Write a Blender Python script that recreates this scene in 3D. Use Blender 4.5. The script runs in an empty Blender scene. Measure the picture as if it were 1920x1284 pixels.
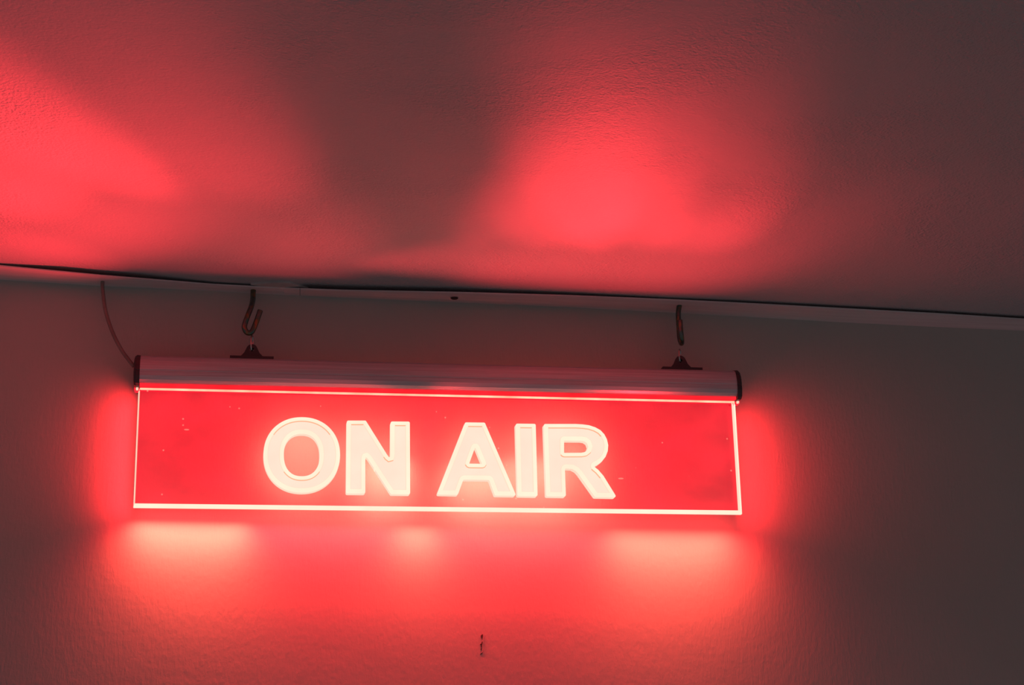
import bpy, math, random
from math import sin, cos, pi, radians as R
from mathutils import Vector, Matrix
from mathutils.geometry import tessellate_polygon

S = bpy.context.scene
C = S.collection

# ------------------------------------------------------------------ camera
YAW, PITCH, ROLL, DIST = .18374, .30113, -.01159, 1.10515
FOC = 3200.0                      # focal length in pixels of the 1920 px frame
fw = Vector((sin(YAW)*cos(PITCH), cos(YAW)*cos(PITCH), sin(PITCH)))
rt0 = Vector((cos(YAW), -sin(YAW), 0)); up0 = rt0.cross(fw)
rt = cos(ROLL)*rt0 + sin(ROLL)*up0; up = -sin(ROLL)*rt0 + cos(ROLL)*up0
EYE = Vector((0, -DIST, 0))
cd = bpy.data.cameras.new('camera'); cam = bpy.data.objects.new('camera', cd); C.objects.link(cam)
cd.sensor_width = 36; cd.lens = FOC/1920*36; cd.clip_start = .01
m = Matrix((rt, up, -fw)).transposed().to_4x4(); m.translation = EYE
cam.matrix_world = m
S.camera = cam

# ------------------------------------------------------------------ colour management, ambient light
S.view_settings.view_transform = 'Standard'; S.view_settings.look = 'None'
S.view_settings.exposure = 0; S.view_settings.gamma = 1; S.view_settings.use_curve_mapping = False
w = bpy.data.worlds.new('dim_room'); S.world = w; w.use_nodes = True
bg = w.node_tree.nodes['Background']; bg.inputs[0].default_value = (.060, .058, .060, 1); bg.inputs[1].default_value = 2.05

# ------------------------------------------------------------------ sign pose and light
SIGN_YAW, SIGN_ROLL, SX, SZ, PANEL_H, TRIM_Z = -.01554, .01142, .15617, .30545, .0794, .37600
GAP = .018                        # sign plane in front of the wall
W2 = .200
ex = Vector((cos(SIGN_YAW)*cos(SIGN_ROLL), sin(SIGN_YAW)*cos(SIGN_ROLL), sin(SIGN_ROLL)))
ez = Vector((-sin(SIGN_ROLL), 0, cos(SIGN_ROLL)))
ey = ez.cross(ex).normalized(); ez = ex.cross(ey).normalized()
SIGN = Matrix((ex, ey, ez)).transposed().to_4x4(); SIGN.translation = Vector((SX, -GAP, SZ))
SINV = SIGN.inverted()

def ray(px, py):
    return (fw + rt*((px-960)/FOC) + up*((642-py)/FOC)).normalized()
def on_wall(px, py, y=0.0):
    d = ray(px, py); return EYE + d*((y-EYE.y)/d.y)
def on_level(px, py, z):
    d = ray(px, py); return EYE + d*((z-EYE.z)/d.z)
def on_sign(px, py, depth=0.0):   # local coordinates in the sign's own frame
    o = SINV @ EYE; d = SINV.to_3x3() @ ray(px, py)
    return o + d*((depth-o.y)/d.y)

RED = (1.0, .030, .042)           # the red glow
DEEP = (1.0, .014, .021)          # the same red where it falls on the wall
HOT = (1.0, .172, .092)           # the overexposed core of the light
def area(name, loc, axis, along, sx, sy, power, spread, col=RED):
    l = bpy.data.lights.new(name, 'AREA'); l.shape = 'RECTANGLE'; l.size = sx; l.size_y = sy
    l.energy = power; l.color = col; l.spread = R(spread)
    o = bpy.data.objects.new(name, l); C.objects.link(o)
    z = -Vector(axis).normalized(); x = Vector(along).normalized(); y = z.cross(x).normalized(); x = y.cross(z)
    mm = Matrix((x, y, z)).transposed().to_4x4(); mm.translation = loc; o.matrix_world = mm
    return o
def spot(name, loc, target, power, size, blend, radius=.006, col=RED):
    l = bpy.data.lights.new(name, 'SPOT'); l.energy = power; l.spot_size = R(size); l.spot_blend = blend
    l.shadow_soft_size = radius; l.color = col
    o = bpy.data.objects.new(name, l); C.objects.link(o); o.location = loc
    o.rotation_euler = (Vector(target)-Vector(loc)).to_track_quat('-Z', 'Y').to_euler()
    return o
CEIL = TRIM_Z + .0035
SL = lambda x, y, z: SIGN @ Vector((x, y, z))
# light leaving the polished side and bottom edges of the lit plate
for s in (-1, 1):
    area('side_edge_light', SL(s*(W2+.0012), .001, -PANEL_H*.53), ex*s*(.70 if s < 0 else .77)+ey*(.71 if s < 0 else .64), ez, PANEL_H*1.0, .004, .042 if s < 0 else .050, 102, DEEP)
def bottom(x0, x1, power, spread=150, col=HOT, tilt=.12):
    area('bottom_edge_light', SL((x0+x1)/2, .001, -PANEL_H-.0014), -ez+ey*tilt, ex, x1-x0, .004, power, spread, col)
px_x = lambda px: on_sign(px, 955).x
bottom(-W2-.004, W2+.007, 1.0, 150, DEEP, .0)
bottom(-W2-.003, W2+.006, .20, 178, DEEP, 1.0)
bottom(px_x(250), px_x(465), .066, 108, HOT, .42)
bottom(px_x(752), px_x(822), .018, 108, HOT, .42)
bottom(px_x(1155), px_x(1382), .072, 108, HOT, .42)
# light scattered down and back on to the wall by the routed letters
for x0_, x1_, yy_, hh_, p_ in ((528, 604, 852, .052, .030), (690, 775, 893, .034, .050), (850, 950, 900, .030, .050), (955, 1075, 898, .040, .050), (1065, 1100, 830, .014, .006)):
    a_ = on_sign(x0_, yy_); b_ = on_sign(x1_, yy_)
    area('letter_scatter_light', SL((a_.x+b_.x)/2, .0042, a_.z), ey*.92-ez*.38, ex, b_.x-a_.x, hh_, p_, 150, (1, .13, .085))
# soft spots added in front of the plate to shape the ceiling's red glow
def glow(src_px, src_y, tgt_px, tgt_y, power, size, sx=1.0, blend=1.0):
    p = SIGN @ on_sign(src_px, src_y, -.014)
    o = spot('added_ceiling_spot', p, on_level(tgt_px, tgt_y, CEIL), power, size, blend, .008)
    o.scale = (sx, 1, 1)
glow(800, 945, 100, 360, 1.594, 100, 0.65)
glow(250, 945, -100, 450, 1.468, 75, 0.4)
glow(950, 945, 1100, 360, 2.429, 52, 0.65)
glow(1150, 945, 1100, 360, 3.386, 52, 0.4)
glow(800, 945, 1000, 360, 0.982, 52, 0.4)
glow(800, 945, 0, 60, 3.376, 52, 0.65)
glow(800, 790, 1500, 450, 0.586, 130, 0.4)
glow(1250, 945, 1200, 360, 1.655, 52, 0.4)
glow(600, 945, -300, 60, 8.333, 52, 0.4)
glow(400, 790, 1600, 450, 2.366, 75, 0.4)
glow(250, 945, -300, 160, 3.264, 130, 0.65)
glow(250, 945, -200, 260, 4.881, 52, 0.95)
glow(1250, 945, 1200, 450, 1.118, 100, 0.95)
glow(1380, 945, 1300, 360, 1.979, 52, 0.65)

# ------------------------------------------------------------------ node helpers
def mat(name):
    m = bpy.data.materials.new(name); m.use_nodes = True; nt = m.node_tree
    return m, nt, nt.nodes['Principled BSDF'], nt.nodes['Material Output']
def N(nt, t, **kw):
    n = nt.nodes.new(t)
    for k, v in kw.items():
        if hasattr(n, k) and k not in ('Scale',): setattr(n, k, v)
    return n
def noise(nt, vec, scale, detail=3, rough=.5, dist=0):
    n = nt.nodes.new('ShaderNodeTexNoise'); n.inputs['Scale'].default_value = scale
    n.inputs['Detail'].default_value = detail; n.inputs['Roughness'].default_value = rough; n.inputs['Distortion'].default_value = dist
    if vec: nt.links.new(vec, n.inputs['Vector'])
    return n.outputs['Fac']
def ramp(nt, fac, stops):
    r = nt.nodes.new('ShaderNodeValToRGB'); cr = r.color_ramp
    while len(cr.elements) < len(stops): cr.elements.new(.5)
    for e, (p, c) in zip(cr.elements, stops):
        e.position = p; e.color = c if len(c) == 4 else (*c, 1)
    nt.links.new(fac, r.inputs[0]); return r.outputs[0]
def math_(nt, op, a, b=None, clamp=False):
    n = nt.nodes.new('ShaderNodeMath'); n.operation = op; n.use_clamp = clamp
    for i, v in enumerate((a, b)):
        if v is None: continue
        if isinstance(v, (int, float)): n.inputs[i].default_value = v
        else: nt.links.new(v, n.inputs[i])
    return n.outputs[0]
def mixc(nt, fac, a, b):
    n = nt.nodes.new('ShaderNodeMix'); n.data_type = 'RGBA'
    for s, v in ((n.inputs[0], fac), (n.inputs[6], a), (n.inputs[7], b)):
        if isinstance(v, (int, float, tuple)): s.default_value = v
        else: nt.links.new(v, s)
    return n.outputs[2]
def coords(nt, scale=(1, 1, 1), rot=(0, 0, 0)):
    t = nt.nodes.new('ShaderNodeTexCoord'); mp = nt.nodes.new('ShaderNodeMapping')
    mp.inputs['Scale'].default_value = scale; mp.inputs['Rotation'].default_value = rot
    nt.links.new(t.outputs['Object'], mp.inputs['Vector']); return mp.outputs[0]
def bump(nt, h, strength, dist, normal=None):
    b = nt.nodes.new('ShaderNodeBump'); b.inputs['Strength'].default_value = strength; b.inputs['Distance'].default_value = dist
    nt.links.new(h, b.inputs['Height'])
    if normal: nt.links.new(normal, b.inputs['Normal'])
    return b.outputs[0]

# painted plaster wall: brushed paint strokes, low lumps
m_wall, nt, bs, out = mat('painted_wall')
co = coords(nt)
streak = coords(nt, (60, 60, 14), (0, R(-38), 0))
h1 = noise(nt, streak, 9, 4, .6, .4)
h2 = noise(nt, co, 34, 3, .5)
h3 = noise(nt, co, 230, 3, .6)
nb = bump(nt, h2, .20, .0016); nb = bump(nt, h1, .34, .0006, nb); nb = bump(nt, h3, .34, .0005, nb)
nt.links.new(nb, bs.inputs['Normal'])
nt.links.new(ramp(nt, noise(nt, co, 6, 3), [(.3, (.350, .335, .320)), (.7, (.385, .368, .352))]), bs.inputs['Base Color'])
bs.inputs['Roughness'].default_value = .62; bs.inputs['Specular IOR Level'].default_value = .3

# ceiling: fine stippled paint with a few rough patches
m_ceil, nt, bs, out = mat('stippled_ceiling')
co = coords(nt)
g1 = noise(nt, co, 620, 2, .5); g2 = noise(nt, co, 170, 4, .65); patch = ramp(nt, noise(nt, co, 7, 3, .5, .6), [(.42, (.25,)*3), (.66, (1,)*3)])
hh = math_(nt, 'MULTIPLY', math_(nt, 'ADD', g1, g2), patch)
nb = bump(nt, hh, .85, .0014); nb = bump(nt, noise(nt, co, 16, 3), .35, .003, nb)
nt.links.new(nb, bs.inputs['Normal'])
bs.inputs['Base Color'].default_value = (.375, .345, .365, 1); bs.inputs['Roughness'].default_value = .7

m_trim, nt, bs, out = mat('painted_angle_trim')
co = coords(nt, (3, 60, 60))
nt.links.new(ramp(nt, noise(nt, co, 5, 3), [(.3, (.50, .44, .46)), (.7, (.58, .52, .54))]), bs.inputs['Base Color'])
bs.inputs['Roughness'].default_value = .35
nt.links.new(bump(nt, noise(nt, co, 3, 2), .1, .0006), bs.inputs['Normal'])

def simple(name, col, rough=.5, metal=0.0, spec=.5):
    m, nt, bs, out = mat(name)
    co = coords(nt)
    a = tuple(c*.85 for c in col); b = tuple(min(1, c*1.12) for c in col)
    nt.links.new(ramp(nt, noise(nt, co, 120, 3), [(.3, a), (.7, b)]), bs.inputs['Base Color'])
    bs.inputs['Roughness'].default_value = rough; bs.inputs['Metallic'].default_value = metal
    bs.inputs['Specular IOR Level'].default_value = spec
    return m
m_black = simple('dark_plastic', (.030, .022, .028), .38)
m_cable = simple('grey_cable_sheath', (.17, .14, .13), .55)
m_screw = simple('dark_screw_steel', (.03, .02, .02), .5, .4)
m_filler = simple('grey_filler', (.42, .38, .38), .7)
m_chip = simple('exposed_dark_plaster', (.05, .03, .03), .9)

# brushed aluminium profile with scratches along its length
m_alu, nt, bs, out = mat('brushed_aluminium')
co = coords(nt, (1.2, 110, 110))
st = noise(nt, co, 14, 4, .65)
nt.links.new(ramp(nt, st, [(.25, (.34, .34, .38)), (.55, (.46, .47, .52)), (.8, (.54, .56, .62))]), bs.inputs['Base Color'])
bs.inputs['Metallic'].default_value = .35; bs.inputs['Roughness'].default_value = .42
specks = ramp(nt, noise(nt, coords(nt, (160, 420, 420)), 1.7, 3, .7), [(.30, (0,)*3), (.34, (1,)*3)])
nt.links.new(bump(nt, st, .25, .0004), bs.inputs['Normal'])

# zinc plated hook wire with rainbow passivation
m_zinc, nt, bs, out = mat('iridescent_zinc')
co = coords(nt)
nt.links.new(ramp(nt, noise(nt, co, 170, 2, .5, .5), [(.28, (.42, .07, .05)), (.36, (.20, .15, .07)), (.46, (.07, .12, .09)), (.60, (.11, .13, .13)), (.70, (.16, .17, .09)), (.76, (.30, .06, .08))]), bs.inputs['Base Color'])
bs.inputs['Metallic'].default_value = .75; bs.inputs['Roughness'].default_value = .25
m_steel = simple('steel_wire', (.45, .42, .42), .25, .95)

def emit(name, col, strength=1.0, var=0.0):
    m = bpy.data.materials.new(name); m.use_nodes = True; nt = m.node_tree; nt.nodes.clear()
    o = nt.nodes.new('ShaderNodeOutputMaterial'); e = nt.nodes.new('ShaderNodeEmission')
    e.inputs[0].default_value = (*col, 1); e.inputs[1].default_value = strength
    if var:
        v = ramp(nt, noise(nt, coords(nt), 55, 3), [(.3, ((1-var)*strength,)*3), (.7, ((1+var)*strength,)*3)])
        nt.links.new(v, e.inputs[1])
    nt.links.new(e.outputs[0], o.inputs[0]); return m
m_rim = emit('lit_letter_rim', (1.3, .90, .68), 1, .04)
m_floor = emit('lit_letter_face', (1.3, .80, .64), 1, .03)
m_reveal = emit('lit_letter_reveal', (2, .46, .27), 1)
m_back = emit('lit_letter_back', (11, 1.5, 1.0), 1)
m_reveal_pale = emit('lit_letter_reveal_pale', (1.3, .76, .58), 1)
m_edge = emit('lit_plate_edge', (1.3, .90, .68), 1, .04)
m_edge_soft = emit('lit_plate_side_edge', (1.3, .62, .46), 1, .12)
m_led = emit('led_line', (1.6, .60, .38), 1, .35)

# the edge lit acrylic plate: clear, with a little red scatter, dust and scratches that catch the light
m_plate = bpy.data.materials.new('edge_lit_acrylic'); m_plate.use_nodes = True; nt = m_plate.node_tree; nt.nodes.clear()
o = nt.nodes.new('ShaderNodeOutputMaterial')
tr = nt.nodes.new('ShaderNodeBsdfTransparent'); tr.inputs[0].default_value = (.97, .80, .80, 1)
co = coords(nt)
sm = noise(nt, coords(nt, (1, 1, 1.6)), 26, 4, .6, .3)
em = nt.nodes.new('ShaderNodeEmission'); em.inputs[0].default_value = (1, .012, .034, 1)
def dots(scale, thr, dens, cco):
    v = nt.nodes.new('ShaderNodeTexVoronoi'); v.inputs['Scale'].default_value = scale; nt.links.new(cco, v.inputs['Vector'])
    near = math_(nt, 'LESS_THAN', v.outputs['Distance'], thr)
    sep = nt.nodes.new('ShaderNodeSeparateColor'); nt.links.new(v.outputs['Color'], sep.inputs[0])
    return math_(nt, 'MULTIPLY', near, math_(nt, 'GREATER_THAN', sep.outputs[0], dens))
d1 = dots(170, .10, .94, co)
d2 = dots(80, .045, .92, coords(nt, (1, 1, .35), (0, R(12), 0)))
d3 = dots(70, .04, .93, coords(nt, (.3, 1, 1), (0, R(20), 0)))
dd = math_(nt, 'ADD', d1, math_(nt, 'ADD', d2, d3), True)
base = ramp(nt, sm, [(.30, (.28,)*3), (.5, (.36,)*3), (.75, (.50,)*3)])
nt.links.new(base, em.inputs[1])
em2 = nt.nodes.new('ShaderNodeEmission'); em2.inputs[0].default_value = (1, .40, .28, 1)
nt.links.new(math_(nt, 'MULTIPLY', dd, .40), em2.inputs[1])
ad = nt.nodes.new('ShaderNodeAddShader'); ad2 = nt.nodes.new('ShaderNodeAddShader')
nt.links.new(em.outputs[0], ad.inputs[0]); nt.links.new(em2.outputs[0], ad.inputs[1])
nt.links.new(tr.outputs[0], ad2.inputs[0]); nt.links.new(ad.outputs[0], ad2.inputs[1])
nt.links.new(ad2.outputs[0], o.inputs[0])

# ------------------------------------------------------------------ mesh helpers
def obj(name, verts, faces, mats, parent=None, mi=None, smooth=False, bevel=0):
    me = bpy.data.meshes.new(name); me.from_pydata([tuple(v) for v in verts], [], faces); me.validate(); me.update()
    for mm in (mats if isinstance(mats, (list, tuple)) else [mats]): me.materials.append(mm)
    if mi:
        for p, i in zip(me.polygons, mi): p.material_index = i
    if smooth:
        for p in me.polygons: p.use_smooth = True
    o = bpy.data.objects.new(name, me); C.objects.link(o)
    if parent: o.parent = parent
    if bevel:
        b = o.modifiers.new('bevel', 'BEVEL'); b.width = bevel; b.segments = 3; b.limit_method = 'ANGLE'
    return o
def box(x0, x1, y0, y1, z0, z1):
    v = [(x, y, z) for x in (x0, x1) for y in (y0, y1) for z in (z0, z1)]
    return v, [(0, 1, 3, 2), (4, 6, 7, 5), (0, 4, 5, 1), (2, 3, 7, 6), (0, 2, 6, 4), (1, 5, 7, 3)]
def join(*parts):
    V, F = [], []
    for v, f in parts:
        n = len(V); V += list(v); F += [tuple(i+n for i in q) for q in f]
    return V, F
def smooth_path(pts, n=8):
    pts = [Vector(p) for p in pts]; P = [pts[0]*2-pts[1]] + pts + [pts[-1]*2-pts[-2]]; o = []
    for i in range(1, len(P)-2):
        for k in range(n):
            t = k/n; a, b, c, d = P[i-1:i+3]
            o.append(.5*((2*b)+(c-a)*t+(2*a-5*b+4*c-d)*t*t+(3*b-a-3*c+d)*t**3))
    o.append(pts[-1]); return o
def tube(path, r, seg=16, closed=False, taper=None):
    V, F = [], []; n = len(path); up_ = None
    for i, p in enumerate(path):
        a = path[(i-1) % n] if closed or i > 0 else p; b = path[(i+1) % n] if closed or i < n-1 else p
        t = (b-a).normalized()
        if up_ is None: up_ = t.orthogonal()
        up_ = (up_ - t*up_.dot(t)).normalized(); q = t.cross(up_)
        rr = r*(taper(i/(n-1)) if taper else 1)
        V += [p + (up_*cos(2*pi*k/seg)+q*sin(2*pi*k/seg))*rr for k in range(seg)]
    m_ = n if closed else n-1
    for i in range(m_):
        j = (i+1) % n
        F += [(i*seg+k, i*seg+(k+1) % seg, j*seg+(k+1) % seg, j*seg+k) for k in range(seg)]
    if not closed: F += [tuple(range(seg))[::-1], tuple(range((n-1)*seg, n*seg))]
    return V, F
def prism(poly, axis_fn, a, b):
    n = len(poly); V = [axis_fn(p, a) for p in poly] + [axis_fn(p, b) for p in poly]
    return V, [tuple(range(n))[::-1], tuple(range(n, 2*n))] + [(i, (i+1) % n, n+(i+1) % n, n+i) for i in range(n)]
def tag(o, label, cat, group=None):
    o['label'] = label; o['category'] = cat
    if group: o['group'] = group
    return o
def struct(o, label=None):
    o['kind'] = 'structure'
    if label: o['label'] = label
    return o
def empty(name, mtx):
    o = bpy.data.objects.new(name, None); o.empty_display_size = .02; C.objects.link(o); o.matrix_world = mtx; return o

# ------------------------------------------------------------------ room shell
wall = struct(obj('wall_back', *box(-1.6, 2.0, 0, .08, -1.2, CEIL+.05), m_wall), 'painted plaster wall behind the sign, washed with red light')
struct(obj('ceiling', *box(-1.6, 2.0, -2.2, 0, CEIL, CEIL+.06), m_ceil), 'stippled painted ceiling with red glow')

# angle trim in the corner: a thin flange under the ceiling with a shadow gap, a second flange on the wall
BOT = [(-500, 500), (0, 524.5), (187, 536), (300, 541), (400, 546), (533, 553), (640, 558), (853, 567), (1067, 576), (1253, 586), (1387, 593), (1575, 604), (1762, 613), (1920, 620), (2500, 648)]
TOP = [(-500, 450), (0, 499), (94, 508), (187, 517), (300, 526), (400, 534), (533, 541), (640, 545), (853, 549), (1067, 555), (1253, 562.5), (1387, 569), (1575, 579), (1762, 589), (1920, 599), (2500, 632)]
GP = [(-500, .0010), (0, .0012), (120, .0032), (250, .0034), (400, .0016), (545, .0014), (575, .0036), (853, .0034), (1067, .0022), (1253, .0013), (1400, .0020), (2500, .0022)]
def lerp(T, x):
    for (a, b), (c, d) in zip(T, T[1:]):
        if x <= c: return b+(d-b)*(x-a)/(c-a)
    return T[-1][1]
def trim(name, xs, label):
    V, F = [], []; TH = .0009
    for x in xs:
        b = on_wall(x, lerp(BOT, x)); zf = CEIL-lerp(GP, x)-TH
        f = on_level(x, lerp(TOP, x), zf)
        t = .5
        sec = [(0, b.z), (f.y, zf), (f.y-.0001, zf+TH*.5), (f.y, zf+TH), (-.0016, b.z+TH), (-.0016, CEIL), (0, CEIL)]
        V += [Vector((f.x+(b.x-f.x)*(0 if y < -.004 else 1), y, z)) for y, z in sec]
    n = 7
    for i in range(len(xs)-1):
        F += [(i*n+k, i*n+(k+1) % n, (i+1)*n+(k+1) % n, (i+1)*n+k) for k in range(n)]
    F += [tuple(range(n))[::-1], tuple(range((len(xs)-1)*n, len(xs)*n))]
    return struct(obj(name, V, F, m_trim), label)
trim('trim_1', [-500, -200, 0, 60, 120, 187, 250, 300, 350, 400, 470, 533, 562], 'pale angle trim along the ceiling corner, left length')
trim('trim_2', [562.6, 575, 610, 640, 700, 780, 853, 950, 1067, 1160, 1253, 1320, 1387, 1480, 1575, 1762, 1920, 2500], 'pale angle trim along the ceiling corner, right length')
# grey filler lump closing the gap where the two lengths meet
fp = [on_level(x, y, CEIL-.0008) for x, y in ((470, 532), (515, 528), (545, 529), (578, 540.5), (560, 541.5), (530, 540.5))]
V = [Vector((p.x, p.y, CEIL)) for p in fp] + [Vector((p.x, p.y-.0002, CEIL-.0016)) for p in fp]
n = 6
fl = obj('trim_3', V, [tuple(range(n)), tuple(range(n, 2*n))[::-1]] + [(i, n+i, n+(i+1) % n, (i+1) % n) for i in range(n)], m_filler)
struct(fl, 'grey filler at the joint of the ceiling trim')

# ------------------------------------------------------------------ the sign
sign = empty('on_air_sign', SIGN)
tag(sign, 'illuminated red ON AIR sign, clear plate under a long metal housing, hanging below the ceiling', 'sign')

# housing: D shaped extruded profile
prof = [(.0018, .0006), (.0065, .0004), (.0092, .0008), (.0108, .0022), (.0116, .0048), (.01165, .0074), (.01135, .0078), (.01135, .0083), (.01160, .0087), (.0113, .0118), (.0104, .0148), (.0088, .0176), (.0066, .0192), (.0035, .0200)]
full = [(-y, z) for y, z in prof] + [(y, z) for y, z in reversed(prof)]     # slot on the underside stays open to the plate
HX = W2
v, f = prism(full, lambda p, a: Vector((a, p[0], p[1])), -HX, HX)
hs = obj('housing', v, f, m_alu, sign)
hs['label'] = 'brushed metal top rail'
# end caps, slightly larger than the profile, domed outwards
def cap(s, nub):
    c = Vector((0, .0095)); V, F = [], []
    rings = [(HX-.0008, 1.03), (HX+.0014, 1.04), (HX+.0026, .96), (HX+.0032, .80)]
    ext = [(y, z-(.0022 if z < .003 else 0)) for y, z in full]
    k = len(ext)
    for x, sc in rings: V += [Vector((s*x, y*sc, c.y+(z-c.y)*sc)) for y, z in ext]
    for r in range(len(rings)-1): F += [(r*k+i, r*k+(i+1) % k, (r+1)*k+(i+1) % k, (r+1)*k+i) for i in range(k)]
    F += [tuple(range(k))[::-1], tuple(range((len(rings)-1)*k, len(rings)*k))]
    if s < 0: F = [q[::-1] for q in F]
    return obj('end_cap', V, F, m_black, sign)
for s in (-1, 1):
    c_ = cap(s, True); c_['label'] = 'dark plastic end cap'
    # clear end piece under the cap, its caught red light put in as emission
    obj('clear_end_piece', *box(min(s*(HX-.0006), s*(HX+.0026)), max(s*(HX-.0006), s*(HX+.0026)), -.0045, .002, -.0036, -.0006), m_led if False else emit('end_piece_glow', (2.2, .035, .06), .8), sign, bevel=.0009)
    x = s*(HX+.0006)
    obj('light_guide_rib', *box(x-.0007, x+.0007, -.0068, -.0045, -.0036, .0030), m_edge_soft, sign, bevel=.0003)

# led line between housing and plate
obj('led_strip', *box(-W2+.001, W2-.001, -.0042, -.0026, -.0028, -.0015), m_led, sign, bevel=.0005)['label'] = 'glowing line of light under the housing'
obj('underside_glow', *box(-W2+.001, W2-.001, -.0075, .006, -.0012, .0006), emit('underside_red_glow', (1.5, .025, .04), .8, .2), sign)['label'] = 'housing underside, its red light put in as emission'  # red light on the housing underside, put in as an emissive slab

# plate: clear slab with chamfered glowing rim
T = .0025; L, Rr, Bt, Z0 = .0008, .0014, .0022, -.0004; PH = PANEL_H
o8 = [(-W2, Z0), (W2, Z0), (W2, -PH), (-W2, -PH)]
i8 = [(-W2+L, Z0), (W2-Rr, Z0), (W2-Rr, -PH+Bt), (-W2+L, -PH+Bt)]
V = [Vector((x, -T, z)) for x, z in i8] + [Vector((x, -T+.0010, z)) for x, z in o8] + [Vector((x, T-.001, z)) for x, z in o8] + [Vector((x, T, z)) for x, z in i8]
F = [(0, 3, 2, 1), (12, 13, 14, 15)]; MI = [0, 0]
for a in (0, 4, 8):
    for k in range(1, 4):
        j = (k+1) % 4
        F.append((a+k, a+j, a+4+j, a+4+k)); MI.append({1: 1, 2: 1, 3: 2}[k])
plate = obj('acrylic_plate', V, F, [m_plate, m_edge, m_edge_soft], sign, MI)
plate['label'] = 'clear red-glowing plate with bright edges'

# ------------------------------------------------------------------ letters
def sgn_area(p): return .5*sum(p[i][0]*p[(i+1) % len(p)][1]-p[(i+1) % len(p)][0]*p[i][1] for i in range(len(p)))
def rounded(p, r, n=5):
    o = []
    m_ = len(p)
    for i in range(m_):
        a, b, c = Vector(p[i-1]), Vector(p[i]), Vector(p[(i+1) % m_])
        u, v_ = (a-b), (c-b); lu, lv = u.length, v_.length; u /= lu; v_ /= lv
        ang = u.angle(v_)
        if ang > 2.75: o.append(b); continue
        d = min(r/math.tan(ang/2), lu*.45, lv*.45)
        p0, p1 = b+u*d, b+v_*d
        for k in range(n+1):
            t = k/n; o.append(p0*(1-t)**2+b*2*t*(1-t)+p1*t*t)
    return o
def offset(p, d):                  # d > 0 shrinks a counter-clockwise ring
    o = []; n_ = len(p)
    for i in range(n_):
        a, b, c = p[i-1], p[i], p[(i+1) % n_]
        u, v_ = (b-a).normalized(), (c-b).normalized()
        n1, n2 = Vector((-u.y, u.x)), Vector((-v_.y, v_.x))
        m_ = (n1+n2); l = m_.length
        if l < 1e-6: o.append(b+n1*d); continue
        m_ /= l; o.append(b+m_*min(d/max(m_.dot(n1), .35), d*2.6))
    return o
def oval(cx, cy, rx, ry, e, n_=72):
    return [(cx+rx*math.copysign(abs(cos(t))**(2/e), cos(t)), cy+ry*math.copysign(abs(sin(t))**(2/e), sin(t))) for t in (2*pi*k/n_ for k in range(n_))]
FR = -.0040
def to_local(p): q = on_sign(p[0], p[1], FR); return Vector((q.x, q.z))
def letter(name, outer, holes, rr=3.2):
    rings = [[to_local(p) for p in outer]] + [[to_local(p) for p in h] for h in holes]
    out = []
    for i, r_ in enumerate(rings):
        if (sgn_area(r_) > 0) != (i == 0): r_.reverse()
        if len(r_) < 40: r_ = rounded(r_, (rr if i == 0 else 1.0)*.00036)
        out.append(r_)
    rim = .0030; V, F, MI = [], [], []
    base_idx = []
    levels = []
    for r_ in out:
        n_ = len(r_); L_ = [(r_, .0030), (r_, FR+.0007), (offset(r_, .00025), FR+.0002), (offset(r_, .0007), FR), (offset(r_, rim-.0004), FR), (offset(r_, rim-.0001), FR+.0004), (offset(r_, rim), FR+.0012)]
        st = len(V)
        for q, y in L_: V += [Vector((p.x, y, p.y)) for p in q]
        for k in range(len(L_)-1):
            for i in range(n_):
                j = (i+1) % n_
                F.append((st+k*n_+i, st+k*n_+j, st+(k+1)*n_+j, st+(k+1)*n_+i)); q0, q1 = L_[k][0][i], L_[k][0][j]; fx = (q1-q0); MI.append(0 if k < 4 else (1 if fx.x < -.55*fx.length else 4))
        levels.append((st, n_, L_))
    for lev, mi, flip in ((6, 2, False), (0, 3, True)):
        polys = [[Vector((p.x, p.y, 0)) for p in L_[lev][0]] for st, n_, L_ in levels]
        flat = []
        for st, n_, L_ in levels: flat += [st+lev*n_+i for i in range(n_)]
        for t in tessellate_polygon(polys):
            F.append(tuple(flat[i] for i in t)); MI.append(mi)
    o_ = obj(name, V, F, [m_rim, m_reveal, m_floor, m_back, m_reveal_pale], plate, MI)
    return o_
letter('letter', oval(565.9, 852, 71.9, 70.6, 2.12), [oval(565.9, 852.2, 33.6, 40.0, 2.3)])
letter('letter', [(650.5, 787.8), (686, 787.8), (732.3, 861.8), (732.8, 789.5), (768.6, 789.7), (769.3, 925.8), (733.5, 925.4), (685, 851.2), (685.2, 924.2), (649.2, 924)], [])
letter('letter', [(872.6, 791.2), (909.3, 791.6), (968.3, 928.6), (928.6, 928), (917.8, 898.7), (869.3, 898.2), (858.8, 926.8), (819.6, 926)], [[(891.4, 837.5), (904.6, 869), (880.0, 868.6)]])
letter('letter', [(967.6, 793.5), (1004.8, 794), (1008.4, 929.4), (971, 928.8)], [])
letter('letter', [(1020.2, 794.2), (1080, 794.2), (1093, 795), (1105, 796.6), (1116.7, 800.5), (1126.5, 806), (1133.5, 813.5), (1138.5, 823), (1140.9, 834), (1140.0, 845), (1136.0, 855.5), (1129.5, 864), (1122, 869.5), (1113.5, 873.2), (1122.5, 880.5), (1132, 891.5), (1156.8, 931.6), (1116.5, 930.8), (1085.5, 887.5), (1080.5, 882), (1073.1, 878), (1059.6, 877.2), (1061.5, 930), (1025.0, 929.4)],
       [[(1058, 825), (1090, 825.2), (1096.5, 826.2), (1101.5, 829.8), (1103.8, 836.6), (1101.5, 843.2), (1096.5, 847), (1090, 848.2), (1058, 848.4)]])

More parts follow.
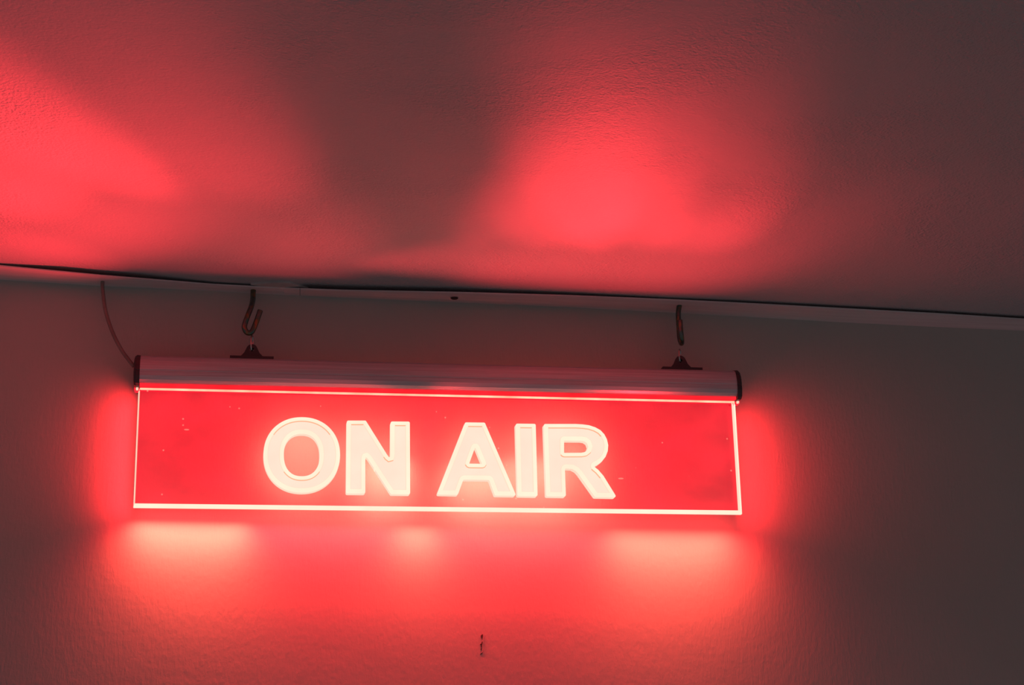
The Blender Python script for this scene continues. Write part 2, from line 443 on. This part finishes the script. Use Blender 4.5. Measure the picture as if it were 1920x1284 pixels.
# ------------------------------------------------------------------ brackets on the housing
def bracket(cx, halfw):
    b = on_sign(cx, 668 if cx < 800 else 686.5, 0)
    x0 = b.x; z0 = .0196; k = 1/2850
    base = box(x0-halfw, x0+halfw, -.0055, .0055, z0, z0+.0018)
    # triangular ear with a rounded top and an eye
    cz = z0+.0075; rt_ = .0036; hr = .0014
    prof_ = []
    for t in [k_/12 for k_ in range(13)]:
        a = R(160)-R(140)*t; prof_.append((x0+rt_*cos(a), cz+rt_*sin(a)))
    right = [(x0+.0050, z0+.0052), (x0+.0082, z0+.0018)]; left = [(x0-.0082, z0+.0018), (x0-.0050, z0+.0052)]
    ring = left + prof_ + right
    hole = [(x0+hr*cos(2*pi*i/20), cz+hr*sin(2*pi*i/20)) for i in range(20)]
    V = []; F = []
    for y in (-.0012, .0012): V += [Vector((x, y, z)) for x, z in ring+hole]
    n_ = len(ring); hn = len(hole); tot = n_+hn
    tris = tessellate_polygon([[Vector((x, z, 0)) for x, z in ring], [Vector((x, z, 0)) for x, z in hole]])
    F += [tuple(t) for t in tris] + [tuple(i+tot for i in t)[::-1] for t in tris]
    F += [(i, (i+1) % n_, tot+(i+1) % n_, tot+i) for i in range(n_)]
    F += [(n_+i, tot+n_+i, tot+n_+(i+1) % hn, n_+(i+1) % hn) for i in range(hn)]
    o_ = obj('hanging_bracket', *join(base, (V, F)), m_black, sign, bevel=.0003)
    o_['label'] = 'dark plastic hanging bracket'
    return Vector((x0, 0, cz))
e1 = bracket(472, .0142); e2 = bracket(1276, .0140)

# wire rings linking the brackets to the hooks
def ring(center, h, rw, ang):
    P = []
    for i in range(36):
        a = 2*pi*i/36; x = rw*cos(a); z = h/2*sin(a)
        P.append(SIGN @ (center + Vector((x*cos(ang), x*sin(ang), h/2-.0008+z))))
    return P
def link(e, h, ang, label):
    o_ = obj('wire_ring', *tube(ring(e, h, .0020, ang), .0006, 10, True), m_steel, smooth=True)
    return tag(o_, label, 'ring', 'wire rings between the brackets and the hooks')
r1 = link(e1, .0105, R(70), 'small wire ring joining the left bracket of the sign to its open hook')
r2 = link(e2, .0090, R(60), 'small wire ring joining the right bracket of the sign to its hook')

# screw hooks
def under(px, py):                 # point under the trim in the plane of the sign
    return on_wall(px, py, -GAP)
def hook(pts, label):
    o_ = obj('screw_hook', *tube(smooth_path(pts, 8), .0018, 18), m_zinc, smooth=True)
    return tag(o_, label, 'hook', 'zinc screw hooks holding the sign')
def atx(px, py, y=-GAP): return on_wall(px, py, y)
h1_pts = [atx(475, 536), atx(474.5, 548), atx(474, 562), atx(471, 575), atx(464.5, 592), atx(459.5, 606), atx(458.5, 615), atx(463, 623), atx(470.5, 623.5), atx(475.5, 616), atx(481, 602), atx(485, 591), atx(488, 582)]
def anchor(px, py, gap): z = CEIL-gap-.0009; p = on_level(px, py, z); return p
an = anchor(475, 542.5, .0015)
for k, t in ((0, 1), (1, .95), (2, .6), (3, .2)):
    h1_pts[k] = on_wall(*((475, 536), (474.5, 550), (474, 562), (471, 575))[k], an.y*t-GAP*(1-t))
h1_pts[0] = an+Vector((0, 0, .0020))
hook(h1_pts, 'left screw hook, an open J of rainbow zinc wire seen side-on')
c2 = atx(1275.5, 610); an = anchor(1275, 572, .0014); ztop = an.z; zb = atx(1276, 646).z
h2_pts = [an+Vector((0, 0, .0018)), Vector((c2.x, an.y, ztop-.006)), Vector((c2.x, -GAP+.0032, atx(1275, 612).z)), Vector((c2.x+.0001, -GAP+.003, zb+.006)), Vector((c2.x+.0002, -GAP+.0012, zb+.002)), Vector((c2.x+.0000, -GAP-.0015, zb+.0008)), Vector((c2.x-.0010, -GAP-.0052, zb+.0030)), Vector((c2.x-.0018, -GAP-.0066, zb+.0070)), Vector((c2.x-.0020, -GAP-.0068, atx(1268, 608, -GAP-.0068).z)), Vector((c2.x-.0020, -GAP-.0066, atx(1268, 600, -GAP-.0066).z))]
hook(h2_pts, 'right screw hook, rainbow zinc wire seen end-on with its tip towards the viewer')

# ------------------------------------------------------------------ power cable
ca = anchor(192.5, 528.5, .0033)
cp = [ca+Vector((0, 0, .0018)), ca+Vector((0, 0, -.0022))] + [on_wall(x, y, ca.y*(1-t)-.018*t) for x, y, t in ((193.5, 552, .1), (197, 578, .25), (204, 604, .4), (215, 632, .6), (229, 658, .8), (243, 677, .95), (251, 687, 1))]
tag(obj('power_cable', *tube(smooth_path(cp, 8), .00125, 14), m_cable, smooth=True), 'thin grey-brown cable curving from the ceiling trim to the left end of the sign', 'cable')

# screw in the trim
sc = on_level(852, 559, CEIL-.0045)
def disc(c, r, h, n_=24):
    V, F = [], []
    for rr, z in ((r, 0), (r, -h*.4), (r*.75, -h*.8), (r*.35, -h)):
        V += [c+Vector((rr*1.3*cos(2*pi*i/n_), rr*sin(2*pi*i/n_), z)) for i in range(n_)]
    for k in range(3): F += [(k*n_+i, (k+1)*n_+i, (k+1)*n_+(i+1) % n_, k*n_+(i+1) % n_) for i in range(n_)]
    F += [tuple(range(n_)), tuple(range(3*n_, 4*n_))[::-1]]
    return V, F
tag(obj('screw', *disc(sc+Vector((0, 0, .0003)), .0020, .0012), m_screw), 'small dark screw head in the ceiling trim, between the two hooks', 'screw')

# ------------------------------------------------------------------ chipped crack low on the wall
def chip(pts, mat_, y0, y1):
    q = [on_wall(860+x/18.34, 1170+y/18.34) for x, y in pts]; n_ = len(q)
    V = [Vector((p.x, y0, p.z)) for p in q] + [Vector((p.x, y1, p.z)) for p in q]
    return V, [tuple(range(n_)), tuple(range(n_, 2*n_))[::-1]] + [(i, (i+1) % n_, n_+(i+1) % n_, n_+i) for i in range(n_)]
ck = obj('plaster_crack', *join(*[chip(p, None, -.00025, .001) for p in (
    [(757, 400), (790, 362), (832, 352), (822, 440), (800, 525), (778, 470)],
    [(728, 692), (775, 672), (800, 600), (826, 598), (802, 700), (792, 800), (766, 804), (763, 720)],
    [(746, 875), (765, 830), (792, 838), (782, 880)],
    [(742, 1030), (790, 1005), (835, 955), (795, 1025), (762, 1048)])]), m_chip, wall)
ck['label'] = 'dark vertical crack where the plaster has chipped'
lp = obj('plaster_lip', *join(chip([(836, 340), (850, 350), (846, 560), (828, 700), (836, 820), (824, 960), (770, 1000), (764, 985), (806, 940), (815, 820), (812, 700), (830, 560)], None, -.0006, .001)), m_wall, wall)
